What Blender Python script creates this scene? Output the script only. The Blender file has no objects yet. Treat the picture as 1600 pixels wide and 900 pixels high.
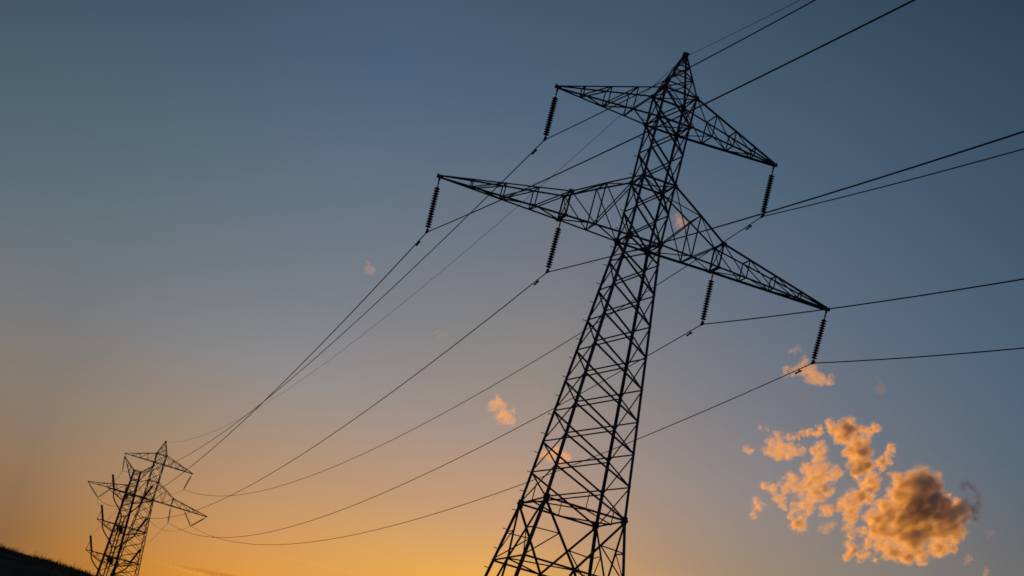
import bpy, bmesh, math, random
from mathutils import Vector, Matrix, noise
random.seed(7)
V = Vector
scene = bpy.context.scene
COL = scene.collection

# ------------------------------------------------------------------ camera
CAM = V((-25.108, -82.452, -26.469))
RIGHT, UP, FWD = V((0.925, -0.289, 0.248)), V((-0.307, -0.181, 0.934)), V((0.225, 0.940, 0.256))
FWD.normalize(); RIGHT = (RIGHT - FWD * RIGHT.dot(FWD)).normalized(); UP = RIGHT.cross(FWD)
cd = bpy.data.cameras.new('camera'); cam = bpy.data.objects.new('camera', cd); COL.objects.link(cam)
cd.sensor_width = 36.0; cd.lens = 2983.64 / 1600 * 36.0
cd.clip_start = 0.5; cd.clip_end = 60000
cam.matrix_world = Matrix(((RIGHT.x, UP.x, -FWD.x, CAM.x), (RIGHT.y, UP.y, -FWD.y, CAM.y), (RIGHT.z, UP.z, -FWD.z, CAM.z), (0, 0, 0, 1)))
scene.camera = cam

# ------------------------------------------------------------------ dusk light
SUN_ELEV, SUN_AZ = math.radians(-1.0), math.radians(2.0)       # just below the hills, azimuth from +Y towards +X
sun_dir = V((math.sin(SUN_AZ) * math.cos(SUN_ELEV), math.cos(SUN_AZ) * math.cos(SUN_ELEV), math.sin(SUN_ELEV)))
sl = bpy.data.lights.new('sun', 'SUN'); so = bpy.data.objects.new('sun', sl); COL.objects.link(so)
sl.energy = 4.5; sl.angle = math.radians(0.5); sl.color = (1.0, 0.36, 0.03)
so.rotation_euler = sun_dir.to_track_quat('Z', 'Y').to_euler()

vs = scene.view_settings
vs.view_transform = 'Standard'; vs.look = 'None'; vs.exposure = 0.0; vs.gamma = 1.0; vs.use_curve_mapping = False
cy = scene.cycles
cy.use_denoising = True
cy.volume_bounces = 4; cy.max_bounces = 12; cy.volume_step_rate = 1.0; cy.volume_max_steps = 512
cy.pixel_filter_type = 'BLACKMAN_HARRIS'; cy.filter_width = 1.6

def lin(r, g, b):
    f = lambda c: (c / 255 / 12.92) if c / 255 <= 0.04045 else ((c / 255 + 0.055) / 1.055) ** 2.4
    return (f(r), f(g), f(b), 1.0)

world = bpy.data.worlds.new('World'); scene.world = world; world.use_nodes = True
nt = world.node_tree; nt.nodes.clear()
def N(tree, kind, **kw):
    n = tree.nodes.new(kind)
    for k, v in kw.items(): setattr(n, k, v)
    return n
def math_node(tree, op, a, b=None, c=None, clamp=False):
    n = N(tree, 'ShaderNodeMath', operation=op); n.use_clamp = clamp
    for i, q in enumerate((a, b, c)):
        if q is None: continue
        if isinstance(q, (int, float)): n.inputs[i].default_value = q
        else: tree.links.new(q, n.inputs[i])
    return n.outputs[0]
def ramp(tree, fac, stops, interp='LINEAR'):
    n = N(tree, 'ShaderNodeValToRGB'); cr = n.color_ramp; cr.interpolation = interp
    while len(cr.elements) < len(stops): cr.elements.new(0.5)
    for e, (p, c) in zip(cr.elements, stops): e.position = p; e.color = c
    if fac is not None: tree.links.new(fac, n.inputs[0])
    return n.outputs[0]
sky = N(nt, 'ShaderNodeTexSky', sky_type='NISHITA'); sky.sun_disc = False
sky.sun_elevation = SUN_ELEV; sky.sun_rotation = SUN_AZ; sky.air_density = 1.0; sky.dust_density = 1.5; sky.ozone_density = 2.0
tc = N(nt, 'ShaderNodeTexCoord')
sep = N(nt, 'ShaderNodeSeparateXYZ'); nt.links.new(tc.outputs['Generated'], sep.inputs[0])
elev = math_node(nt, 'MULTIPLY', math_node(nt, 'ARCSINE', sep.outputs[2]), 180 / math.pi)            # degrees
azim = math_node(nt, 'MULTIPLY', math_node(nt, 'ARCTAN2', sep.outputs[0], sep.outputs[1]), 180 / math.pi)
daz = math_node(nt, 'ABSOLUTE', math_node(nt, 'SUBTRACT', azim, 8.0))
# the evening glow left over the hills, added to the sky: rows of (elevation, linear colour) at several azimuths
efac = math_node(nt, 'DIVIDE', elev, 40.0, clamp=True)
EL = (0, 4, 6, 8, 10.5, 13, 16, 20, 27, 40)
GLOW = [
    (-8, [(0.1297, 0.0605, 0.0214), (0.1238, 0.065, 0.0251), (0.1547, 0.0973, 0.0504), (0.1416, 0.1199, 0.0867), (0.1078, 0.1169, 0.118), (0.0459, 0.0854, 0.1073), (0.0327, 0.0616, 0.0807), (0.0214, 0.0369, 0.0524), (0.0143, 0.0247, 0.0384), (0.006, 0.011, 0.02)]),
    (1, [(0.1508, 0.0703, 0.0249), (0.1440, 0.0756, 0.0292), (0.1799, 0.1131, 0.0586), (0.1646, 0.1394, 0.1008), (0.1254, 0.1359, 0.1372), (0.0875, 0.1244, 0.1356), (0.0557, 0.1008, 0.1214), (0.0325, 0.0629, 0.0931), (0.0176, 0.0330, 0.0481), (0.0062, 0.0111, 0.0198)]),
    (8, [(0.6372, 0.2292, 0.0120), (0.6907, 0.2600, 0.0047), (0.5114, 0.2446, 0.0727), (0.3659, 0.2228, 0.1230), (0.2323, 0.2166, 0.2040), (0.1504, 0.1639, 0.1820), (0.0978, 0.1351, 0.1708), (0.0467, 0.0916, 0.1455), (0.0199, 0.0400, 0.0551), (0.0062, 0.0112, 0.0199)]),
    (15, [(0.8008, 0.3401, 0.0120), (0.8048, 0.3516, 0.0145), (0.7987, 0.3698, 0.0247), (0.5530, 0.2843, 0.1196), (0.3503, 0.2355, 0.1751), (0.2302, 0.2006, 0.1678), (0.1436, 0.1471, 0.1689), (0.0620, 0.1002, 0.1459), (0.0185, 0.0394, 0.0575), (0.0059, 0.0109, 0.0200)]),
    (22, [(0.6000, 0.3000, 0.0299), (0.6489, 0.3229, 0.0283), (0.5159, 0.2775, 0.0435), (0.3147, 0.2015, 0.1160), (0.2379, 0.1942, 0.1752), (0.1611, 0.1551, 0.1695), (0.0960, 0.1207, 0.1598), (0.0504, 0.0887, 0.1311), (0.0137, 0.0309, 0.0540), (0.0054, 0.0104, 0.0199)]),
    (31, [(0.3004, 0.1802, 0.0600), (0.3464, 0.1943, 0.0513), (0.2595, 0.1650, 0.0603), (0.1375, 0.1266, 0.1045), (0.0986, 0.0938, 0.0925), (0.0555, 0.0907, 0.1256), (0.0415, 0.0809, 0.1241), (0.0290, 0.0532, 0.0773), (0.0094, 0.0219, 0.0455), (0.0050, 0.0100, 0.0200)])]
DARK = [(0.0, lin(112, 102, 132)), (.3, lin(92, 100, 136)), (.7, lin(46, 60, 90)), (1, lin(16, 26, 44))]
cols = [ramp(nt, efac, [(e / 40.0, c + (1,)) for e, c in zip(EL, row)], 'LINEAR') for _, row in GLOW]
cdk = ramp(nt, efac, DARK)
def sm(x, a, b, kind='SMOOTHSTEP'):
    n = N(nt, 'ShaderNodeMapRange', interpolation_type=kind); n.clamp = True; nt.links.new(x, n.inputs[0])
    n.inputs[1].default_value = a; n.inputs[2].default_value = b; return n.outputs[0]
def mix(tree, f, a, b):
    n = N(tree, 'ShaderNodeMix', data_type='RGBA')
    for s, q in ((0, f), (6, a), (7, b)):
        if isinstance(q, (int, float)): n.inputs[s].default_value = q
        elif isinstance(q, tuple): n.inputs[s].default_value = q
        else: tree.links.new(q, n.inputs[s])
    return n.outputs[2]
glow = cols[0]
for (a0, _), (a1, _), c in zip(GLOW, GLOW[1:], cols[1:]): glow = mix(nt, sm(azim, a0, a1, 'LINEAR'), glow, c)
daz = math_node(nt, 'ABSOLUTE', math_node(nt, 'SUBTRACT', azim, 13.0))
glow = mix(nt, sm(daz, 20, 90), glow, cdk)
bg1 = N(nt, 'ShaderNodeBackground'); nt.links.new(sky.outputs[0], bg1.inputs[0]); bg1.inputs[1].default_value = 0.1
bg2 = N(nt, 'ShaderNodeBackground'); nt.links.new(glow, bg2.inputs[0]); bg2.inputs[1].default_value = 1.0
ad = N(nt, 'ShaderNodeAddShader'); out = N(nt, 'ShaderNodeOutputWorld')
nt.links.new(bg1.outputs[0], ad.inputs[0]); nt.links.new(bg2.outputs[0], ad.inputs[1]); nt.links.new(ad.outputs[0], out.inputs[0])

# ------------------------------------------------------------------ materials
def material(name, base, rough=0.6, metal=0.0, var=0.35, scale=3.0, spec=0.4, coord='Object', bump=0.0):
    m = bpy.data.materials.new(name); m.use_nodes = True; t = m.node_tree
    p = t.nodes['Principled BSDF']
    p.inputs['Roughness'].default_value = rough; p.inputs['Metallic'].default_value = metal
    p.inputs['Specular IOR Level'].default_value = spec
    c = N(t, 'ShaderNodeTexCoord'); n = N(t, 'ShaderNodeTexNoise'); t.links.new(c.outputs[coord], n.inputs[0])
    n.inputs['Scale'].default_value = scale; n.inputs['Detail'].default_value = 6
    lo = tuple(v * (1 - var) for v in base) + (1,); hi = tuple(min(1, v * (1 + var)) for v in base) + (1,)
    t.links.new(ramp(t, n.outputs[0], [(0.3, lo), (0.7, hi)]), p.inputs['Base Color'])
    t.links.new(math_node(t, 'MULTIPLY_ADD', n.outputs[0], 0.3, rough - 0.15), p.inputs['Roughness'])
    if bump:
        b = N(t, 'ShaderNodeBump'); b.inputs['Strength'].default_value = bump
        t.links.new(n.outputs[0], b.inputs['Height']); t.links.new(b.outputs[0], p.inputs['Normal'])
    return m
STEEL = material('weathered_steel', (0.055, 0.056, 0.058), rough=0.75, var=0.3, spec=0.15)
GUSSET = material('gusset_steel', (0.05, 0.05, 0.052), rough=0.75, var=0.3, spec=0.15)
GLAZE = material('brown_glazed_porcelain', (0.035, 0.018, 0.012), rough=0.35, var=0.3, spec=0.3)
CAP = material('galvanised_cap', (0.06, 0.06, 0.062), rough=0.6, var=0.3, spec=0.2)
ALU = material('weathered_aluminium_wire', (0.06, 0.06, 0.062), rough=0.7, var=0.2, spec=0.15)
CABLE = material('black_cable_sheath', (0.02, 0.02, 0.021), rough=0.6, var=0.3, spec=0.2)
SOIL = material('dry_grass_ground', (0.05, 0.045, 0.022), rough=0.95, var=0.5, scale=0.35, spec=0.05, bump=0.4)
GRASS = material('dry_grass_blades', (0.07, 0.065, 0.03), rough=0.9, var=0.5, scale=2.0, spec=0.05)
CONCRETE = material('concrete', (0.3, 0.29, 0.27), rough=0.9, var=0.2, scale=4.0, spec=0.2)

# ------------------------------------------------------------------ helpers
class MB:
    def __init__(s): s.v = []; s.f = []; s.smooth = False
    def add(s, vs, fs):
        o = len(s.v); s.v += [tuple(q) for q in vs]; s.f += [tuple(i + o for i in f) for f in fs]
    def prism(s, a, b, prof, n1, n2):
        k = len(prof)
        ring = lambda p: [p + n1 * x + n2 * y for x, y in prof]
        s.add(ring(a) + ring(b), [tuple(range(k))[::-1], tuple(range(k, 2 * k))] + [(i, (i + 1) % k, k + (i + 1) % k, k + i) for i in range(k)])
    def angle(s, a, b, w, t, inward, flip=False):
        """an L-section bar from a to b; its two flanges lie along the face and along `inward`"""
        a, b = V(a), V(b); d = (b - a)
        if d.length < 1e-6: return
        d.normalize(); n2 = V(inward); n2 = (n2 - d * n2.dot(d))
        if n2.length < 1e-4: n2 = d.orthogonal()
        n2.normalize(); n1 = d.cross(n2)
        if flip: n1 = -n1
        s.prism(a - n1 * w * .3, b - n1 * w * .3, [(0, 0), (w, 0), (w, t), (t, t), (t, w), (0, w)], n1, n2)
    def box(s, c, x, y, z, hx, hy, hz):
        c = V(c); x, y, z = V(x).normalized() * hx, V(y).normalized() * hy, V(z).normalized() * hz
        s.add([c + x * i + y * j + z * k for k in (-1, 1) for j in (-1, 1) for i in (-1, 1)],
              [(0, 2, 3, 1), (4, 5, 7, 6), (0, 1, 5, 4), (2, 6, 7, 3), (0, 4, 6, 2), (1, 3, 7, 5)])
    def tube(s, pts, r, k=6, caps=True):
        pts = [V(p) for p in pts]; rings = []
        d0 = (pts[1] - pts[0]).normalized(); n = d0.orthogonal().normalized()
        for i, p in enumerate(pts):
            d = (pts[min(i + 1, len(pts) - 1)] - pts[max(i - 1, 0)]).normalized()
            n = (n - d * n.dot(d)).normalized(); m = d.cross(n)
            rr = r[i] if isinstance(r, (list, tuple)) else r
            rings.append([p + (n * math.cos(2 * math.pi * j / k) + m * math.sin(2 * math.pi * j / k)) * rr for j in range(k)])
        fs = [(i * k + j, i * k + (j + 1) % k, (i + 1) * k + (j + 1) % k, (i + 1) * k + j) for i in range(len(pts) - 1) for j in range(k)]
        if caps: fs += [tuple(range(k))[::-1], tuple(range((len(pts) - 1) * k, len(pts) * k))]
        s.add([q for g in rings for q in g], fs)
    def lathe(s, a, d, prof, k=12):
        """profile [(along, radius)] about the axis d from a"""
        a, d = V(a), V(d).normalized()
        s.tube_raw([(a + d * z, r) for z, r in prof], d, k)
    def tube_raw(s, pr, d, k):
        n = d.orthogonal().normalized(); m = d.cross(n); vs = []
        for p, r in pr: vs += [p + (n * math.cos(2 * math.pi * j / k) + m * math.sin(2 * math.pi * j / k)) * max(r, 1e-4) for j in range(k)]
        L = len(pr)
        s.add(vs, [(i * k + j, i * k + (j + 1) % k, (i + 1) * k + (j + 1) % k, (i + 1) * k + j) for i in range(L - 1) for j in range(k)]
              + [tuple(range(k))[::-1], tuple(range((L - 1) * k, L * k))])
    def mesh(s, name, mat):
        me = bpy.data.meshes.new(name); me.from_pydata(s.v, [], s.f); me.materials.append(mat)
        if s.smooth: me.polygons.foreach_set('use_smooth', [True] * len(me.polygons))
        me.update(); return me
def link(name, data, parent=None, label=None):
    o = bpy.data.objects.new(name, data); COL.objects.link(o)
    if parent is not None: o.parent = parent
    if label: o['label'] = label
    return o
def build(mb, name, mat, parent=None): return link(name, mb.mesh(name, mat), parent)
def tag(o, label, cat, group=None, kind=None):
    o['label'] = label; o['category'] = cat
    if group: o['group'] = group
    if kind: o['kind'] = kind
    return o
def thing(name, loc, label, cat, group=None, rz=0.0):
    o = link(name, None); o.location = loc; o.rotation_euler = (0, 0, rz); o.empty_display_size = 0.5
    return tag(o, label, cat, group)
def copy_tree(o, parent=None):
    c = o.copy(); COL.objects.link(c)
    if parent is not None: c.parent = parent
    for ch in list(o.children): copy_tree(ch, c)
    return c

# ------------------------------------------------------------------ terrain
def sstep(x, a, b):
    t = max(0, min(1, (x - a) / (b - a))); return t * t * (3 - 2 * t)
def pw(x, tab):
    for (a, ya), (b, yb) in zip(tab, tab[1:]):
        if x <= b: t = (x - a) / (b - a); return ya + (yb - ya) * (t * t * (3 - 2 * t) * .5 + t * .5)
    return tab[-1][1]
RIDGE = [(0, -28.2), (40, -26.0), (70, -23.4), (92, -21.15), (100, -20.75), (108, -20.83), (160, -21.2), (318, -18.6), (420, -19), (700, -24), (1500, -27), (9000, -27)]
SADDLE = [(0, -28.2), (40, -27.0), (86, -25.1), (150, -23), (318, -18.6), (420, -19), (700, -24), (1500, -27), (9000, -27)]
def ground_z(x, y):
    dx, dy = x - CAM.x, y - CAM.y; d = math.hypot(dx, dy); az = math.degrees(math.atan2(dx, dy))
    k = sstep(az, 3.2, 12)
    if az < -20: k = sstep(-az, 35, 70)
    z = pw(d, RIDGE) * (1 - k) + pw(d, SADDLE) * k
    amp = min(1, d / 30)
    n = noise.noise(V((x * .07, y * .07, 3))) * .35 + noise.noise(V((x * .3, y * .3, 9))) * .2 + noise.noise(V((x * .9, y * .9, 5))) * .07
    if d > 500: n += noise.noise(V((x * .004, y * .004, 1))) * min(6, (d - 500) * .01)
    fl = min(1, math.hypot(x, y) / 12, math.hypot(x - .7, y - 234.5) / 12)
    return z + n * amp * fl
mb = MB(); mb.smooth = True
radii = [0.0] + [1.5 * 1.09 ** i for i in range(28)]
r = radii[-1]
while r < 82: r += 4; radii.append(r)
while r < 116: r += .6; radii.append(r)
while r < 9000: r *= 1.07; radii.append(r)
azs = []
a = -180.0
while a < 180 - 1e-6:
    azs.append(a); a += 0.3 if -8 <= a < 8 else (1.0 if -30 <= a < 50 else 5.0)
vv = [(CAM.x, CAM.y, ground_z(CAM.x, CAM.y))]; K = len(azs)
for rr in radii[1:]:
    for a in azs:
        x, y = CAM.x + rr * math.sin(math.radians(a)), CAM.y + rr * math.cos(math.radians(a)); vv.append((x, y, ground_z(x, y)))
ff = [(0, 1 + (j + 1) % K, 1 + j) for j in range(K)]
for i in range(len(radii) - 2):
    for j in range(K):
        p, q = 1 + i * K + j, 1 + i * K + (j + 1) % K; ff.append((p, q, q + K, p + K))
mb.add(vv, ff)
tag(build(mb, 'ground', SOIL), 'dark grassy hillside rising to a ridge', 'hillside', kind='structure')

# ------------------------------------------------------------------ lattice transmission tower
LV = [('U2', 7.555), ('U1', 6.055), ('M1', 4.555), ('A2', 3.01), ('M2', 1.51), ('A1', 0.0)] + [('B%d' % i, -1.0 - 1.513 * i) for i in range(8)] + [('D', -13.13), ('E', -15.92), ('G', -25.0)]
Z = dict(LV)
def HW(z):
    if z >= 0: return .857
    if z >= -13.13: return .857 - z * .0845
    return 1.966 + (-13.13 - z) * .165
def corner(l, sx, sy): z = Z.get(l, l) if isinstance(l, str) else l; w = HW(z); return V((sx * w, sy * w, z))
FACES = [((-1, 1), (1, 1), V((0, -1, 0))), ((-1, -1), (1, -1), V((0, 1, 0))), ((-1, -1), (-1, 1), V((1, 0, 0))), ((1, -1), (1, 1), V((-1, 0, 0)))]
names = [n for n, _ in LV]

def make_tower(root):
    # legs: one continuous angle each, bent at the portal
    for sx in (-1, 1):
        for sy in (-1, 1):
            m = MB(); pr = [('U2', 'A1', .105), ('A1', 'D', .13), ('D', 'E', .14), ('E', 'G', .15)]
            for a, b, w in pr:
                A, B = corner(a, sx, sy), corner(b, sx, sy); X, Y = V((-sx, 0, 0)), V((0, -sy, 0)); t = .014
                m.prism(A, B, [(0, 0), (w, 0), (w, t), (t, t), (t, w), (0, w)], X, Y)
            leg = build(m, 'leg', STEEL, root)
            if (sx, sy) == (-1, 1):
                bolt = MB(); bolt.tube([(0, 0, 0), (-.19, 0, 0)], .018, 5); bolt.tube([(-.17, 0, 0), (-.19, 0, 0)], .028, 5)
                bm_ = bolt.mesh('step_bolt', STEEL); z = 7.2; i = 0
                while z > -18:
                    o = link('step_bolt', bm_, leg); p = corner(z, sx, sy)
                    if i % 2: o.location = p + V((.06, 0, 0)); o.rotation_euler = (0, 0, -math.pi / 2)
                    else: o.location = p + V((0, -.06, 0))
                    z -= .47; i += 1
            f = MB(); g = corner('G', sx, sy); f.box(g + V((0, 0, -.25)), (1, 0, 0), (0, 1, 0), (0, 0, 1), .45, .45, .6)
            build(f, 'concrete_footing', CONCRETE, root)
    # bracing, face by face; each crossed panel is a piece of its own
    for (c0, c1, inn) in FACES:
        main = abs(inn.y) > .5; wbr = .075 if main else .062
        ring = MB(); ring.angle(corner('U2', *c0), corner('U2', *c1), .08, .01, inn)
        face = build(ring, 'face_frame', STEEL, root)
        for l in ('U1', 'A2', 'A1', 'D', 'E'):
            ring = MB(); ring.angle(corner(l, *c0), corner(l, *c1), .085, .01, inn); build(ring, 'horizontal_beam', STEEL, face)
        for a, b in zip(names[:14], names[1:15]):
            m = MB(); off = inn * .028
            m.angle(corner(a, *c0), corner(b, *c1), wbr, .009, inn); m.angle(corner(b, *c0) + off, corner(a, *c1) + off, wbr * .85, .009, inn)
            build(m, 'cross_brace', STEEL, face)
        # hanger under the last panel, portal V below
        m = MB(); mid = (corner('D', *c0) + corner('D', *c1)) / 2
        q = corner('D', *c0).lerp(corner('B7', *c1), .5); m.angle(mid, mid + V((0, 0, .78)), .04, .006, inn); build(m, 'hanger', STEEL, face)
        E0, E1 = corner('E', *c0), corner('E', *c1); em = (E0 + E1) / 2
        m = MB()
        for c in (c0, c1):
            d = corner('D', *c); m.angle(d, em, .095, .011, inn); h = d.lerp(em, .5); lg = d.lerp(corner('E', *c), .52)
            m.angle(h, lg, .05, .007, inn); m.angle(h + V((0, 0, .01)), corner('E', *c), .05, .007, inn); 
        build(m, 'portal_brace', STEEL, face)
        m = MB()
        for c in (c0, c1):
            g = corner('G', *c); e = corner('E', *c); m.angle(em, g, .1, .012, inn)
            for k in (.25, .5, .75):
                h = em.lerp(g, k); lg = e.lerp(g, k); m.angle(h, lg, .055, .007, inn)
                m.angle(h + inn * .012, e.lerp(g, k + .25 if k < .7 else .96), .05, .007, inn)
        build(m, 'base_brace', STEEL, face)
    # flat diaphragms
    for l in ('U2', 'U1', 'A2', 'A1', 'D', 'E'):
        m = MB(); up = V((0, 0, -1)); 
        if l in ('D', 'E'):
            md = [(corner(l, *a) + corner(l, *b)) / 2 for a, b, _ in FACES]
            for i, j in ((0, 2), (2, 1), (1, 3), (3, 0)): m.angle(md[i], md[j], .06, .008, up)
            if l == 'D':
                for sx, sy in ((-1, 1), (1, 1), (-1, -1), (1, -1)):
                    m.angle(corner(l, sx, sy) + V((0, 0, -.03)), corner(l, sx * .38, sy * .38) + V((0, 0, 0)), .05, .007, up) if False else None
        else:
            m.angle(corner(l, -1, -1), corner(l, 1, 1), .06, .008, up); m.angle(corner(l, -1, 1) + V((0, 0, -.03)), corner(l, 1, -1) + V((0, 0, -.03)), .06, .008, up)
        build(m, 'diaphragm', STEEL, root)
    # gusset plates at the main nodes
    for l, s in (('U2', .13), ('U1', .13), ('A2', .13), ('A1', .19), ('D', .19)):
        for sx in (-1, 1):
            for sy in (-1, 1):
                m = MB(); p = corner(l, sx, sy)
                m.box(p + V((-sx * s * .45, -sy * .02, 0)), (1, 0, 0), (0, 1, 0), (0, 0, 1), s * .72, .007, s)
                m.box(p + V((-sx * .02, -sy * s * .45, 0)), (1, 0, 0), (0, 1, 0), (0, 0, 1), .007, s * .72, s)
                m.box(p + V((sx * .03, 0, 0)), (1, 0, 0), (0, 1, 0), (0, 0, 1), .045, .055, .06)
                build(m, 'gusset_plate', GUSSET, root)
    # peak
    tip = V((0, 0, 9.78)); pk = MB(); pc = {}
    for sx in (-1, 1):
        for sy in (-1, 1):
            a, b = corner('U2', sx, sy), tip + V((sx * .09, sy * .09, 0)); pc[sx, sy] = (a, b)
            pk.angle(a, b, .08, .01, V((-sx, -sy, 0)))
    peak = build(pk, 'peak', STEEL, root)
    for c0, c1, inn in FACES:
        m = MB(); prev = 0
        P = lambda c, t: pc[c][0].lerp(pc[c][1], t)
        for i, (t0, t1) in enumerate(((0, .42), (.42, .7), (.7, .9))):
            m.angle(P(c0, t1), P(c1, t1), .05, .007, inn); m.angle(P(c0, t0), P(c1, t1), .05, .007, inn)
            if i == 0: m.angle(P(c1, t0) + inn * .02, P(c0, t1) + inn * .02, .05, .007, inn)
        build(m, 'peak_bracing', STEEL, peak)
    m = MB(); m.box((0, 0, 9.8), (1, 0, 0), (0, 1, 0), (0, 0, 1), .12, .12, .07); m.box((.02, -.08, 9.89), (1, 0, 0), (0, 1, 0), (0, 0, 1), .15, .05, .035)
    m.box((.0, .1, 9.66), (1, 0, 0), (0, 1, 0), (0, 0, 1), .05, .03, .12)
    build(m, 'earth_wire_bracket', GUSSET, peak)
    # crossarms
    def arm(sx, low):
        rt = {}
        if low:
            tp = V((sx * 10, 0, -.06)); yb = lambda x: .857 * (10 - x) / (10 - .857)
            top = lambda s: [V((sx * .857, s * .857, 3.01)), V((sx * 2.45, s * .716, 2.09)), V((sx * 3.94, s * .575, 1.19))]
            bot = lambda s: [V((sx * .857, s * .857, 0)), V((sx * 2.46, s * yb(2.46), -.01)), V((sx * 3.94, s * yb(3.94), -.02))]
            ti, bi = 2, 2
        else:
            tp = V((sx * 5.71, 0, 6.03)); top = lambda s: [V((sx * .857, s * .857, 7.555))]; bot = lambda s: [V((sx * .857, s * .857, 6.055))]
        T, B = {}, {}
        for s in (-1, 1):
            e = tp + V((0, s * .05, 0))
            T[s], B[s] = top(s), bot(s)
            t0, b0 = T[s][-1], B[s][-1]
            for k in (.25, .5, .75): T[s].append(t0.lerp(e + V((0, 0, .06)), k)); B[s].append(b0.lerp(e + V((0, 0, -.04)), k))
            T[s].append(e + V((0, 0, .06))); B[s].append(e + V((0, 0, -.04)))
        tip_ = MB(); tip_.box(tp, (1, 0, 0), (0, 1, 0), (0, 0, 1), .15, .07, .065); tip_.box(tp + V((sx * .1, 0, .02)), (1, 0, 0), (0, 1, 0), (0, 0, 1), .04, .04, .09)
        tip_.box(tp + V((0, 0, -.15)), (1, 0, 0), (0, 1, 0), (0, 0, 1), .045, .018, .08)
        root_arm = build(tip_, 'crossarm', GUSSET, root)
        for s in (-1, 1):
            for nm, L, w in (('upper_chord', T, .075), ('lower_chord', B, .09)):
                m = MB()
                for a, b in zip(L[s], L[s][1:]): m.angle(a, b, w, .01, V((0, -s, -.4 if nm[0] == 'u' else .4)))
                build(m, nm, STEEL, root_arm)
            m = MB(); n = len(T[s]); inn = V((0, -s, 0))
            for i in range(1, n - 1):
                if low and i == 2: m.angle(T[s][i], B[s][i], .07, .009, inn)
                elif low and i == 1: m.angle(T[s][i], B[s][i], .055, .008, inn)
                else: m.angle(T[s][i], B[s][i], .05, .007, inn)
            if low:
                for a, b in ((B[s][0], T[s][1]), (B[s][1], T[s][2]), (B[s][1], T[s][0].lerp(T[s][1], 0.0))): 
                    m.angle(a + inn * .01, b + inn * .01, .055, .008, inn)
                rng = range(2, n - 2)
            else: rng = range(0, n - 2)
            for i in rng: m.angle(B[s][i + 1] + inn * .012, T[s][i] + inn * .012, .055, .008, inn)
            build(m, 'side_lacing', STEEL, root_arm)
        for nm, L, dz in (('lower_lacing', B, 1), ('upper_lacing', T, -1)):
            m = MB(); n = len(L[1]); up = V((0, 0, dz))
            for i in range(1, n - 1):
                if nm == 'lower_lacing': m.angle(L[-1][i], L[1][i], .05, .007, up)
                else: c = MB(); c.angle(L[-1][i], L[1][i], .05, .007, up); build(c, 'cross_strut', STEEL, root_arm)
            for i in range(0, n - 2):
                a, b = (L[-1][i], L[1][i + 1]) if i % 2 else (L[1][i], L[-1][i + 1])
                if nm == 'lower_lacing' or (low and i < 2): m.angle(a + up * .015, b + up * .015, .05, .007, up)
            if m.v: build(m, nm, STEEL, root_arm)
        if low:   # cross frame and hanger where the inner string hangs
            m = MB(); m.angle(T[-1][2], B[1][2], .05, .008, V((-sx, 0, 0))); m.angle(T[1][2] + V((sx * .02, 0, 0)), B[-1][2] + V((sx * .02, 0, 0)), .05, .008, V((-sx, 0, 0)))
            m.box((sx * 3.94, 0, -.03), (1, 0, 0), (0, 1, 0), (0, 0, 1), .05, .56, .06); m.box((sx * 3.94, 0, -.14), (1, 0, 0), (0, 1, 0), (0, 0, 1), .045, .02, .08)
            for s in (-1, 1):
                m.box(T[s][2], (1, 0, 0), (0, 1, 0), (0, 0, 1), .13, .012, .08); m.box(B[s][2], (1, 0, 0), (0, 1, 0), (0, 0, 1), .11, .012, .07)
            build(m, 'hanger_frame', GUSSET, root_arm)
    for low in (False, True):
        for sx in (-1, 1): arm(sx, low)

tower1 = thing('transmission_tower', (0, 0, 0), 'large nearest steel lattice power tower with step bolts and six hanging insulator strings', 'power tower', 'lattice transmission towers')
make_tower(tower1)
T2P, T2A = V((0.712, 234.472, 6.497)), 0.0425
tower2 = copy_tree(tower1); tower2.location = T2P; tower2.rotation_euler = (0, 0, T2A)
tower2['label'] = 'small distant lattice power tower with a pointed peak, overlapping the horned cable pylon'
def t2(p): p = V(p); c, s = math.cos(T2A), math.sin(T2A); return V((c * p.x - s * p.y, s * p.x + c * p.y, p.z)) + T2P

# ------------------------------------------------------------------ insulator strings
disc_mb = MB(); disc_mb.smooth = False
disc_mb.lathe((0, 0, 0), (0, 0, -1), [(0, .03), (.0, .052), (.04, .06), (.05, .075), (.058, .115), (.074, .14), (.088, .144), (.096, .134), (.09, .1), (.096, .06), (.104, .035), (.131, .03)], 16)
DISC = disc_mb.mesh('disc', GLAZE)
def string(top, bot, label, group, nd=16, along=V((0, 1, 0))):
    top, bot = V(top), V(bot); d = bot - top; L = d.length
    root = thing('insulator_string', top, label, 'insulator', group)
    q = V((0, 0, -1)).rotation_difference(d.normalized()); root.rotation_mode = 'QUATERNION'; root.rotation_quaternion = q
    lt, lb = .34, .2; pitch = (L - lt - lb) / nd
    m = MB(); m.tube([(0, 0, .06), (0, 0, -.16)], .022, 6); m.tube([(0, 0, -.15), (0, 0, -lt)], .028, 6); m.box((0, 0, -.16), (1, 0, 0), (0, 1, 0), (0, 0, 1), .03, .045, .05)
    build(m, 'link', CAP, root)
    for i in range(nd):
        o = link('disc', DISC, root); o.location = (0, 0, -lt - i * pitch); o.scale = (1, 1, pitch / .131)
    m = MB(); m.tube([(0, 0, -L + lb + .01), (0, 0, -L + .02)], .025, 6)
    m.tube([(0, -.26, -L + .03), (0, -.14, -L - .005), (0, 0, -L - .02), (0, .14, -L - .005), (0, .26, -L + .03)], [.02, .05, .065, .05, .02], 8)
    m.box((0, 0, -L + .06), (1, 0, 0), (0, 1, 0), (0, 0, 1), .05, .06, .07)
    build(m, 'suspension_clamp', CAP, root)
    return root
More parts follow.
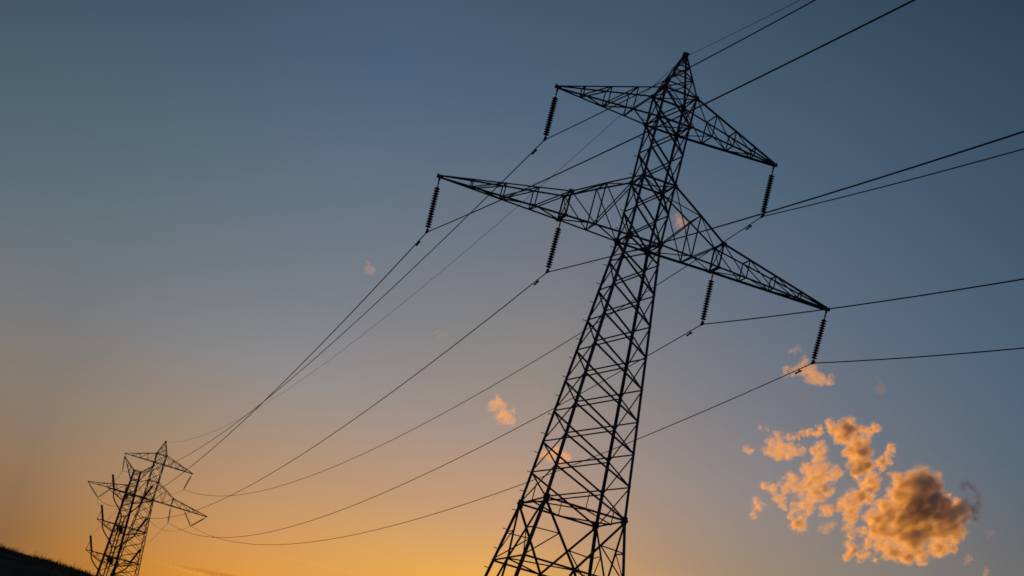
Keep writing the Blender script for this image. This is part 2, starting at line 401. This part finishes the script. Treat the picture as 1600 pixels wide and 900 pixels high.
BOT = dict(UL=(-5.678, 0, 3.347), LO=(-9.902, 0, -2.759), LI=(-3.951, 0, -2.744), UR=(5.709, 0, 3.334), RI=(3.992, 0, -2.752), RO=(9.887, 0, -2.831))
TOP = dict(UL=(-5.71, 0, 5.85), LO=(-10.0, 0, -.24), LI=(-3.94, 0, -.2), UR=(5.71, 0, 5.85), RI=(3.94, 0, -.2), RO=(10.0, 0, -.24))
ARMN = dict(UL='tip of the left upper arm', LO='tip of the long left lower arm', LI='middle of the left lower arm', UR='tip of the right upper arm', RI='middle of the right lower arm', RO='tip of the long right lower arm')
for k in TOP:
    string(TOP[k], BOT[k], 'ribbed insulator string under the %s' % ARMN[k], 'insulator strings on the large tower')
END2 = dict(UL=(-5.31, 0, 3.232), LO=(-7.796, 0, -2.057), LI=(-3.89, 0, -2.3), UR=(5.078, 0, 3.136), RI=(4.207, 0, -2.783), RO=(7.925, 0, -2.307))
G2 = 'insulator strings on the distant tower'
E2 = {k: T2P + V(v) for k, v in END2.items()}
string(t2((-5.71, 0, 5.85)), E2['UL'], 'short insulator string under the left upper arm of the distant tower', G2)
string(t2((5.71, 0, 5.85)), E2['UR'], 'slanting insulator string under the right upper arm tip of the distant tower', G2)
string(t2((-3.94, 0, -.2)), E2['LI'], 'insulator string of the distant tower hidden among the cable pylon legs', G2)
string(t2((3.94, 0, -.2)), E2['RI'], 'upright single insulator string under the right lower arm of the distant tower', G2)
string(t2((-10, 0, -.2)), E2['LO'], 'outer half of the left V of insulators on the distant tower', G2)
string(t2((-6.3, 0, -.15)), E2['LO'], 'inner half of the left V of insulators on the distant tower', G2)
string(t2((10, 0, -.2)), E2['RO'], 'outer half of the right V of insulators, from the distant arm tip', G2)
string(t2((6.2, 0, -.15)), E2['RO'], 'inner half of the right V of insulators on the distant tower', G2)

# ------------------------------------------------------------------ conductors
SAG = dict(LO=5.8, UL=5.5, PK=5.2, LI=6.0, UR=5.8, RI=5.8, RO=5.7)
NEXT = dict(UL=(.010, -.130, .0006), PK=(-.005, -.152, .00058), LO=(.010, -.120, .00035), LI=(-.018, -.145, .00042), UR=(.005, -.135, .0005), RI=(0, -.135, .0005), RO=(-.018, -.140, .00058))
BOT['PK'] = (0, 0, 9.72); E2['PK'] = t2((0, 0, 9.72))
WN = dict(UL='conductor wire clamped under the left upper arm of the large tower', LO='conductor wire clamped under the tip of the long left lower arm',
          LI='conductor wire clamped under the middle of the left lower arm', UR='conductor wire clamped under the right upper arm of the large tower',
          RI='conductor wire clamped under the middle of the right lower arm', RO='conductor wire clamped under the tip of the long right lower arm',
          PK='thin faint earth wire joining the pointed peaks of both towers')
for k in WN:
    a, b = V(BOT[k]) + V((0, 0, -.02 if k != 'PK' else 0)), E2[k]; mm, aa, bb = NEXT[k]
    pts = []
    for i in range(60, 0, -1):
        s = 256 * (i / 60) ** 1.3; pts.append(V((a.x + mm * s, a.y - s, a.z + aa * s + bb * s * s)))
    span = []
    for i in range(0, 81):
        t = i / 80; q = a.lerp(b, t); q.z -= 4 * SAG[k] * t * (1 - t); span.append(q)
    m = MB(); m.smooth = True; m.tube(pts + span, .0125 if k == 'PK' else .0255, 6)
    w = build(m, 'earth_wire' if k == 'PK' else 'conductor_wire', ALU)
    tag(w, WN[k], 'wire', 'wires of the power line')
    if k != 'PK':      # vibration damper hanging from the wire, a metre and a half from the clamp
        t = 1.45 / abs(b.y - a.y); q = a.lerp(b, t); q.z -= 4 * SAG[k] * t * (1 - t); d = (span[1] - span[0]).normalized()
        m = MB(); dn = V((0, 0, -1)); c = q + dn * .14
        m.box(q + dn * .06, d, d.cross(dn), dn, .03, .025, .1)
        m.tube([c - d * .26, c + d * .02 + dn * -.01, c + d * .28], .012, 5)
        m.tube([c - d * .32, c - d * .2, c - d * .12], [.035, .05, .045], 7); m.tube([c + d * .1, c + d * .2, c + d * .34], [.045, .05, .035], 7)
        build(m, 'vibration_damper', CAP, w)

# ------------------------------------------------------------------ cable pylon behind the distant tower
RY, RX = 274.5, 0.62
def rw(z): return .74 + (15 - z) * .0385
pyl = thing('cable_pylon', (RX, RY, 0), 'slender dark lattice pylon with two horns, short arms and curved cables, beside the distant tower', 'pylon')
RG = ground_z(RX, RY)
PF = [((-1, 1), (1, 1), V((0, -1, 0))), ((-1, -1), (1, -1), V((0, 1, 0))), ((-1, -1), (-1, 1), V((1, 0, 0))), ((1, -1), (1, 1), V((-1, 0, 0)))]
pc_ = lambda z, sx, sy: V((sx * rw(z), sy * rw(z), z))
for sx in (-1, 1):
    for sy in (-1, 1):
        m = MB(); m.prism(pc_(15, sx, sy), pc_(RG - .3, sx, sy), [(0, 0), (.26, 0), (.26, .02), (.02, .02), (.02, .26), (0, .26)], V((-sx, 0, 0)), V((0, -sy, 0))); build(m, 'leg', STEEL, pyl)
lev = [15 - 1.15 * i for i in range(16)] + [-4.4, -6.6, -9, -11.6, -14.6, RG + .1]
for c0, c1, inn in PF:
    m = MB(); m.angle(pc_(15, *c0), pc_(15, *c1), .12, .012, inn)
    fr = build(m, 'face_frame', STEEL, pyl)
    for z in (13.3, 10.55, 9.3, 4.62, 3.4, -1.25, -2.5):
        m = MB(); m.angle(pc_(z, *c0), pc_(z, *c1), .12, .012, inn); build(m, 'horizontal_beam', STEEL, fr)
    for z0, z1 in zip(lev, lev[1:]):
        m = MB(); m.angle(pc_(z0, *c0), pc_(z1, *c1), .075, .01, inn); m.angle(pc_(z1, *c0) + inn * .03, pc_(z0, *c1) + inn * .03, .075, .01, inn); build(m, 'cross_brace', STEEL, fr)
for sx in (-1, 1):
    tp = V((sx * 2.86 - .15, 0, 17.0)); m = MB()
    for sy in (-1, 1):
        a, b = pc_(15, sx, sy), pc_(13.3, sx, sy); m.angle(a, tp, .11, .012, V((0, -sy, 0))); m.angle(b, tp, .11, .012, V((0, -sy, 0)))
        for k in (.3, .55, .78): m.angle(a.lerp(tp, k), b.lerp(tp, k), .06, .008, V((0, -sy, 0))); m.angle(a.lerp(tp, k - .25), b.lerp(tp, k), .06, .008, V((0, -sy, 0)))
    build(m, 'horn', STEEL, pyl)
CT = {}
for z, half, dx in ((10.54, 4.23, .12), (4.62, 4.6, .2), (-1.22, 5.0, .3)):
    m = MB(); w = rw(z) * .8; m.box((0, 0, z - .15), (1, 0, 0), (0, 1, 0), (0, 0, 1), w, w, .07)
    for i in range(3 if z < 9 else 1): m.box(((i - 1) * .42 + .05 * i, .2, z - .6 - .12 * i), (1, 0, 0), (0, 1, 0), (0, 0, 1), .15, .3, .34 + .08 * i)
    build(m, 'cable_platform', GUSSET, pyl)
    for sx in (-1, 1):
        tp = V((sx * half + dx, 0, z)); m = MB()
        for sy in (-1, 1):
            a, b = pc_(z, sx, sy), pc_(z - 1.45, sx, sy); t_ = tp + V((0, sy * .12, 0))
            m.angle(a, t_, .13, .014, V((0, -sy, 0))); m.angle(b, t_ + V((0, 0, -.06)), .11, .012, V((0, -sy, 0)))
            for k in (.35, .65): m.angle(a.lerp(t_, k), b.lerp(t_, k), .06, .008, V((0, -sy, 0))); m.angle(a.lerp(t_, k), b.lerp(t_, k - .3), .06, .008, V((0, -sy, 0)))
        for k in (.3, .6, .9):
            m.angle(pc_(z, sx, -1).lerp(tp, k), pc_(z, sx, 1).lerp(tp, k), .07, .008, V((0, 0, -1)))
        bx = {(10.54, -1): -2.5, (10.54, 1): 3.1, (4.62, -1): -2.75, (4.62, 1): 3.85, (-1.22, -1): -3.05, (-1.22, 1): 4.35}[z, sx] - RX
        m.box((bx, 0, z + .05), (1, 0, 0), (0, 1, 0), (0, 0, 1), .38, .3, .05)
        build(m, 'arm', STEEL, pyl)
        CT[z, sx] = V((RX + bx, RY, z + .1)), tp + V((RX, RY, 0))
LVN = {10.54: 'top', 4.62: 'middle', -1.22: 'lowest'}
tops = {}
for (z, sx), (b, tp) in CT.items():
    side = 'left' if sx < 0 else 'right'
    d = V((sx * .38, 0, 1)).normalized(); L = 2.85
    root = thing('cable_termination', b, 'tilted ribbed cable end standing on the %s %s arm of the cable pylon' % (LVN[z], side), 'cable termination', 'cable ends on the cable pylon')
    m = MB(); m.lathe((0, 0, 0), d, [(0, .26), (.12, .26), (.13, .17), (.35, .17)], 10); build(m, 'base', CAP, root)
    m = MB(); pr = [(.35, .17)]; q = .4
    while q < 2.5: pr += [(q, .18), (q + .03, .25), (q + .06, .18)]; q += .12
    m.lathe((0, 0, 0), d, pr, 12); build(m, 'ribbed_body', GLAZE, root)
    m = MB(); m.lathe((0, 0, 0), d, [(2.5, .17), (2.56, .22), (2.66, .18), (2.68, .05), (L, .04)], 10); build(m, 'cap', CAP, root)
    m = MB(); m.tube([tp - b + V((-sx * .05, 0, .06)), d * 1.55 + V((sx * .2, 0, 0))], .045, 6); build(m, 'stay', CAP, root)
    tops[z, sx] = b + d * L
    # heavy cable looping from the termination into the pylon body
    zb = b.z - .12; pts = []
    P0, P1, P2, P3 = V((b.x - sx * .03, RY, zb)), V((b.x - sx * .25, RY, zb - 2.3)), V((RX + sx * 1.3, RY, zb - 2.3)), V((RX + sx * .3, RY, zb - 4.4))
    for i in range(21):
        t = i / 20; pts.append(P0 * (1 - t) ** 3 + P1 * 3 * t * (1 - t) ** 2 + P2 * 3 * t * t * (1 - t) + P3 * t ** 3)
    yo = {10.54: .22, 4.62: 0, -1.22: -.22}[z]; e = V((RX + sx * .25, RY + yo, zb - 6)); pts += [e, V((RX + sx * .28, RY + yo, RG - .2))]
    m = MB(); m.smooth = True; m.tube(pts, .115, 8); c = build(m, 'power_cable', CABLE)
    tag(c, 'thick black cable curving from the %s %s arm into the cable pylon' % (LVN[z], side), 'cable', 'cables of the cable pylon')
for k, zz, sx in (('UL', 10.54, -1), ('LO', 4.62, -1), ('LI', -1.22, -1), ('UR', 10.54, 1), ('RO', 4.62, 1), ('RI', -1.22, 1)):
    a, b = E2[k] + V((0, 0, -.02)), tops[zz, sx]; pts = []
    sg = {'UL': 1.6, 'UR': 1.3, 'LO': .8, 'RO': 1.6, 'LI': .35, 'RI': .35}[k]
    for i in range(25):
        t = i / 24; q = a.lerp(b, t); q.z -= 4 * sg * t * (1 - t); pts.append(q)
    m = MB(); m.smooth = True; m.tube(pts, .022, 6)
    tag(build(m, 'down_lead', ALU), 'thin slack lead from the distant tower down to the %s %s cable end' % (LVN[zz], 'left' if sx < 0 else 'right'), 'wire', 'leads down to the cable pylon')

# ------------------------------------------------------------------ grass on the ridge
g = MB()
def blade(x, y, h, w, lean, la):
    z = ground_z(x, y) - .02; d = V((math.sin(la), math.cos(la), 0)); s = V((math.cos(la + 1.2), math.sin(la + 1.2), 0)) * w
    p = V((x, y, z)); m_ = p + d * lean * h * .35 + V((0, 0, h * .6)); t = p + d * lean * h + V((0, 0, h))
    o = len(g.v); g.v += [tuple(p - s), tuple(p + s), tuple(m_ + s * .7), tuple(m_ - s * .7), tuple(t)]
    g.f += [(o, o + 1, o + 2, o + 3), (o + 3, o + 2, o + 4)]
def at(az, d): return CAM.x + d * math.sin(math.radians(az)), CAM.y + d * math.cos(math.radians(az))
for i in range(5200):                         # tufts, thickest along the crest
    az, d = random.uniform(-9, 9), random.choice((random.uniform(86, 112), random.gauss(99, 2.5))); x, y = at(az, d)
    dens = noise.noise(V((x * .45, y * .45, 2))) + .5 * noise.noise(V((x * 1.7, y * 1.7, 4)))
    if dens < -.25: continue
    for j in range(9):
        blade(x + random.gauss(0, .09), y + random.gauss(0, .09), random.uniform(.07, .19) * (1 + max(0, dens) * 1.9), random.uniform(.007, .014), random.uniform(.1, .8), random.uniform(0, 6.28))
for i in range(90):                           # denser clumps that roughen the skyline
    x, y = at(random.uniform(-8, 8), random.gauss(99.5, 1.6)); hh = random.uniform(.14, .36); rr = random.uniform(.12, .4)
    for j in range(int(130 * rr + 20)):
        a, q = random.uniform(0, 6.28), rr * math.sqrt(random.random())
        blade(x + q * math.cos(a), y + q * math.sin(a), hh * random.uniform(.5, 1.0) * (1.1 - .6 * q / rr), random.uniform(.008, .016), random.uniform(.1, .6), random.uniform(0, 6.28))
for az0, n in ((.05, 7), (.25, 4), (.55, 14), (.7, 8), (1.0, 3), (1.35, 4), (1.42, 8), (1.62, 5), (2.05, 12), (2.15, 8), (2.7, 5), (3.15, 14), (3.3, 8), (3.6, 5), (-.6, 9), (-1.5, 8), (-2.5, 8), (4.5, 8), (5.4, 8)):   # tall seed stalks
    for j in range(n):
        x, y = at(az0 + random.gauss(0, .07), random.uniform(95, 103)); h = random.uniform(.28, .62)
        blade(x, y, h, random.uniform(.006, .01), random.uniform(.2, .6), random.uniform(.6, 2.4))
for i in range(5000):                         # sparser grass on the near slope
    az, d = random.uniform(-40, 50), random.uniform(4, 84); x, y = at(az, d)
    for j in range(3): blade(x + random.gauss(0, .08), y + random.gauss(0, .08), random.uniform(.08, .28), .008, random.uniform(.1, .8), random.uniform(0, 6.28))
tag(build(g, 'grass', GRASS), 'dry grass and thin stalks along the dark ridge', 'grass', kind='stuff')

# ------------------------------------------------------------------ clouds
def pix(u, v, dist):
    d = FWD + RIGHT * ((u - 800) / 2983.64) - UP * ((v - 450) / 2983.64); return CAM + d * dist
DIST = 6000.0
def cloud(blobs, label, dens, soft=1.25, amp=3.0, warp=2.6, depth=.8, grow=1.7, step=.25, albedo=.95, dark=(), lift=.06, near=0, veil=.09, fine=6, big=False, group='sunset clouds'):
    """blobs: (u, v, radius) in photo pixels, turned into puffs at the cloud's true distance, size and depth; the
    vapour inside is densest at the puffs' hearts and torn by noise at their edges"""
    cu, cv = sum(b[0] for b in blobs) / len(blobs), sum(b[1] for b in blobs) / len(blobs)
    k = DIST / 2983.64; org = pix(cu, cv, DIST); bm = bmesh.new(); rnd = random.Random(int(cu * 7 + cv)); balls = []
    if not big and max(b[2] for b in blobs) < 11.5 and len(blobs) < 15: amp, soft, veil, fine = 1.9, .9, .12, 2.5
    sr, su, sf = sun_dir.dot(RIGHT), sun_dir.dot(UP), sun_dir.dot(FWD)
    for i, (u, v, r) in enumerate(list(blobs) + list(dark)):        # puffs lie in a slab facing the sun; the dark ones stand behind others in the sun's path
        r = r * 1.12 + 1.6; du, dv = u - cu, v - cv
        s_ = (-du * sr + dv * su) / sf + rnd.uniform(-.6, .6) * r * depth - near
        if i >= len(blobs): s_ -= 1.8 * r + 12
        p = pix(u, v, DIST + s_ * k) - org; balls.append((p, r * k))
        bmesh.ops.create_icosphere(bm, subdivisions=2, radius=(r * grow + 2) * k, matrix=Matrix.Translation(p))
    me = bpy.data.meshes.new('cloud'); bm.to_mesh(me); bm.free()
    o = link('cloud', me); md = o.modifiers.new('merge', 'REMESH'); md.mode = 'VOXEL'; md.voxel_size = max(1.2, min(b[2] for b in blobs) * .4) * k
    dg = bpy.context.evaluated_depsgraph_get(); new = bpy.data.meshes.new_from_object(o.evaluated_get(dg))
    o.modifiers.clear(); o.data = new; new.materials.clear()
    m = bpy.data.materials.new('cloud_vapour'); m.use_nodes = True; t = m.node_tree; t.nodes.clear(); m.cycles.volume_step_rate = step
    out_ = N(t, 'ShaderNodeOutputMaterial'); p = N(t, 'ShaderNodeVolumePrincipled'); t.links.new(p.outputs[0], out_.inputs['Volume'])
    p.inputs['Color'].default_value = (albedo, albedo * .97, albedo * .88, 1); p.inputs['Anisotropy'].default_value = .45
    c = N(t, 'ShaderNodeTexCoord')
    def vm(op, a, b):
        n = N(t, 'ShaderNodeVectorMath', operation=op)
        for i, q in enumerate((a, b)):
            if isinstance(q, (tuple, Vector)): n.inputs[i].default_value = q
            else: t.links.new(q, n.inputs[i])
        return n
    nz = N(t, 'ShaderNodeTexNoise'); t.links.new(c.outputs['Object'], nz.inputs[0]); nz.inputs['Scale'].default_value = .026; nz.inputs['Detail'].default_value = 5; nz.inputs['Roughness'].default_value = .6
    off = vm('SUBTRACT', nz.outputs['Color'], (.5, .5, .5)); sc = N(t, 'ShaderNodeVectorMath', operation='SCALE'); t.links.new(off.outputs[0], sc.inputs[0]); sc.inputs['Scale'].default_value = 26.0 * warp
    pos = vm('ADD', c.outputs['Object'], sc.outputs[0]).outputs[0]
    f = None
    for q, rr in balls:
        d = vm('DISTANCE', pos, tuple(q)).outputs['Value']; g = math_node(t, 'MULTIPLY_ADD', d, -1.0 / rr, 1.0)
        f = g if f is None else math_node(t, 'SMOOTH_MAX', f, g, .3)
    mp = N(t, 'ShaderNodeMapping', vector_type='TEXTURE'); t.links.new(c.outputs['Object'], mp.inputs[0])      # drawn out by the wind
    mp.inputs['Rotation'].default_value = (0, math.radians(-50), math.radians(-13)); mp.inputs['Scale'].default_value = (1.9, 1, .8)
    fb = N(t, 'ShaderNodeTexNoise'); t.links.new(mp.outputs[0], fb.inputs[0]); fb.inputs['Scale'].default_value = .036; fb.inputs['Detail'].default_value = fine; fb.inputs['Roughness'].default_value = .68
    e = math_node(t, 'MULTIPLY_ADD', fb.outputs[0], amp, -.5 * amp + lift); e = math_node(t, 'ADD', e, f)
    mr = N(t, 'ShaderNodeMapRange', interpolation_type='SMOOTHSTEP'); t.links.new(e, mr.inputs[0])
    mr.inputs[1].default_value = 0.02; mr.inputs[2].default_value = soft; mr.inputs[3].default_value = 0; mr.inputs[4].default_value = dens * 1.5
    vl = N(t, 'ShaderNodeMapRange', interpolation_type='SMOOTHSTEP'); t.links.new(math_node(t, 'MULTIPLY_ADD', e, .35, math_node(t, 'MULTIPLY', f, .8)), vl.inputs[0])
    vl.inputs[1].default_value = -.35; vl.inputs[2].default_value = .4; vl.inputs[3].default_value = 0; vl.inputs[4].default_value = dens * veil
    t.links.new(math_node(t, 'ADD', mr.outputs[0], vl.outputs[0]), p.inputs['Density'])
    new.materials.append(m); o.location = org; tag(o, label, 'cloud', group); return o
cloud([(1402,748,9),(1442,758,22),(1459,763,12),(1417,758,14),(1406,773,17),(1432,782,24),(1457,786,18),(1474,786,12),(1381,796,13),(1368,809,13),(1391,801,16),(1413,809,24),(1438,811,20),(1364,833,10),(1383,828,16),(1406,833,20),(1428,837,20),(1451,830,18),(1474,811,16),(1489,805,13),(1474,833,18),(1491,837,10),(1394,860,13),(1413,867,12),(1440,867,9),(1442,877,6),(1428,856,13),(1461,856,11),(1476,860,9),(1485,854,8),(1330,856,9),(1325,869,5),(1353,866,8),(1342,867,6),(1345,831,7),(1357,848,7),(1374,852,8),(1366,875,4),(1497,794,11),(1488,803,15),(1502,806,11),(1486,822,17),(1499,828,9),(1474,797,15)],
      'biggest puffy orange cloud with a dark purple crown, low on the right', .07, step=.1, dark=[(1482,806,14),(1500,800,10),(1440,780,14),(1420,800,10),(1448,800,14),(1442,757,20),(1459,763,12),(1458,784,18),(1436,790,16),(1474,790,12),(1490,803,11),(1365,822,9),(1432,832,10),(1428,840,9),(1470,808,14),(1390,805,8)])
cloud([(1504,800,11),(1511,790,9),(1500,792,10),(1514,799,10),(1521,794,7),(1527,785,6),(1527,777,5),(1524,769,5),(1519,763,4),(1512,757,4),(1504,763,4),(1525,809,5),(1508,811,8)],
      'ragged dusky grey tail on the right of the biggest cloud', .024, near=150, step=.15, veil=.2, amp=2.4)
cloud([(246,877.0,0.2),(252,878.3,0.5),(258,879.6,0.8),(264,881.0,1.1),(271,882.3,1.4),(277,883.6,1.7),(283,884.9,2.0),(289,886.2,2.3),(295,887.6,2.6),(301,888.9,2.9),(308,890.2,3.2),(314,891.5,3.5),(320,892.8,3.8),(326,894.2,4.0),(332,895.5,4.0),(338,896.8,4.0),(345,898.1,4.0),(351,899.4,4.0),(357,900.8,4.0),(363,902.1,4.0),(369,903.4,4.0),(375,904.7,4.0),(382,906.0,4.0),(388,907.4,4.0),(394,908.7,4.0),(400,910.0,4.0)],
      'thin flat cloud streak, its shade coloured brown, at the bottom left under the wires', .04, albedo=.45, veil=0, amp=.5, warp=.2, depth=.2, soft=1.0, lift=.25, big=True)  # low albedo puts the streak's shade into its vapour colour
cloud([(238,876.5,0.2),(244,878.1,0.4),(249,879.7,0.5),(255,881.4,0.7),(261,883.0,0.8),(266,884.6,1.0),(272,886.2,1.2),(278,887.8,1.3),(283,889.5,1.5),(289,891.1,1.6),(295,892.7,1.8),(300,894.3,2.0),(306,895.9,2.1),(312,897.6,2.2),(318,899.2,2.2),(323,900.8,2.3),(329,902.4,2.3),(335,904.0,2.3),(340,905.7,2.3),(346,907.3,2.4),(352,908.9,2.4),(357,910.5,2.4),(363,912.1,2.4),(369,913.8,2.5),(374,915.4,2.5),(380,917.0,2.5)],
      'bright golden rim streak standing for the lit lower edge of the flat streak', .006, veil=0, amp=.5, warp=.2, depth=.2, soft=1.0, lift=.25, big=True)  # the streak's sunlit lower edge, added as a separate paler cloud
cloud([(420,865.0,0.2),(426,866.4,0.3),(432,867.8,0.5),(438,869.2,0.6),(444,870.6,0.8),(450,872.0,0.9),(457,873.3,1.0),(463,874.7,1.2),(469,876.1,1.3),(475,877.5,1.5),(481,878.9,1.6),(487,880.3,1.7),(493,881.7,1.7),(499,883.1,1.6),(505,884.5,1.5),(511,885.9,1.3),(517,887.3,1.2),(523,888.7,1.1),(530,890.0,1.0),(536,891.4,0.8),(542,892.8,0.7),(548,894.2,0.6),(554,895.6,0.4),(560,897.0,0.3)], 'faint bright cloud streak low in the orange glow', .003, veil=0, amp=.5, warp=.2, depth=.2, soft=1.0, lift=.25, big=True)
cloud([(1362,754,12),(1349,760,9),(1342,777,14),(1325,782,11),(1311,792,7),(1332,794,11),(1355,779,8),(1330,809,7),(1326,826,6),(1325,835,5)],
      'orange cloud with a small dark top, just left of the biggest cloud', .065, step=.1, dark=[(1362,753,11),(1346,776,6)])
cloud([(1235,745,7.3),(1240,751,8.4),(1227,763,7.3),(1219,779,8.4),(1224,789,5.0),(1196,759,6.2),(1209,764,4.4),(1181,784,6.2),(1185,792,6.2),(1179,804,4.4),(1193,785,3.8),(1248,763,9.6),(1245,789,5.0),(1243,800,6.2),(1237,807,3.8),(1245,820,9.6),(1256,821,6.2),(1253,809,5.6),(1265,788,8.4),(1263,799,6.2),(1272,768,13.0),(1280,775,9.6),(1263,755,10.8),(1273,748,11.9),(1280,759,10.8),(1292,767,7.3),(1299,768,5.0),(1288,795,8.4),(1296,796,5.0),(1275,736,13.0),(1263,736,9.6),(1280,715,9.6),(1280,697,8.4),(1273,707,7.3),(1288,700,6.2),(1309,736,7.3),(1304,744,7.3),(1296,749,7.3),(1287,732,8.4)],
      'ragged bright orange cloud with holes, left part of the cloud bank', .05, step=.12, dark=[(1290,765,6),(1288,778,4),(1285,705,5)])
cloud([(1299,663,6),(1305,671,8),(1325,669,12),(1313,680,9),(1324,684,9),(1335,673,8),(1345,669,6),(1356,673,7),(1331,701,7),(1327,709,6),(1343,696,12),(1347,709,13),(1353,697,9),(1344,727,10),(1353,725,10),(1337,737,7),(1377,723,8),(1393,702,6),(1389,714,6),(1368,668,7),(1351,689,9),(1381,731,5),(1267,673,5),(1256,677,4),(1280,673,5),(1248,680,2.5)],
      'dusky mauve and orange cloud along the top of the cloud bank', .08, step=.12, dark=[(1322,670,12),(1324,682,10),(1312,676,8),(1346,712,12),(1340,728,11),(1353,728,9),(1335,738,6),(1278,673,5),(1358,705,6)])
cloud([(1204,688,5.5),(1211,680,6),(1216,688,8),(1208,700,8),(1196,705,7),(1221,699,9),(1216,711,7),(1235,711,8),(1235,699,8),(1232,684,5),(1239,681,3),(1245,704,6),(1256,699,4),(1253,707,4),(1173,704,5),(1168,703,3),(1196,669,3),(1187,664,2)],
      'small bright orange cloud at the upper left of the cloud bank', .04, step=.1)
cloud([(1284,826,4),(1291,825,5),(1299,821,5),(1304,817,4.5)], 'tiny orange scrap under the ragged cloud', .015)
cloud([(1262,578,10),(1272,585,11),(1283,591,9),(1250,576,8),(1238,579,6),(1228,582,4),(1258,566,6),(1292,597,5),(1299,595,4),(1303,588,3)], 'orange puff behind the right arm insulator clamp', .016)
cloud([(1243,548,5),(1238,551,4),(1249,545,4),(1258,556,3)], 'faint pink scrap above the orange puff near the insulator', .006)
cloud([(778,628,8),(771,633,6),(785,632,6)], 'small orange puff left of the large tower, the upper of two', .02)
cloud([(785,650,8),(793,652,7),(802,641,4),(803,657,2.5)], 'small orange puff left of the large tower, the lower of two', .02)
cloud([(862,709,9),(852,708,7),(880,711,9),(888,716,6),(872,703,6)], 'orange puff behind the lower lattice of the large tower', .015)
cloud([(1062,345,7),(1055,338,5),(1068,350,5)], 'small orange puff behind the right lower arm root', .009)
cloud([(571,412,4),(576,417,4),(581,422,3)], 'tiny faint pink scrap alone in the blue sky', .007)
cloud([(682,521,3),(690,522,4),(697,522,3)], 'barely visible pink wisp between the power lines', .003)
cloud([(1374,600,5),(1378,608,5),(1369,594,4)], 'faint grey wisp right of the orange puff', .006, albedo=.5)
cloud([(1511,873,5),(1516,873,4)], 'tiny orange scrap right of the biggest cloud', .009)
cloud([(1540,890,4),(1541,896,4)], 'tiny orange scrap at the bottom right of the sky', .009)
cloud([(1545,833,4),(1552,832,3)], 'hardly visible scrap right of the big cloud edge', .004)
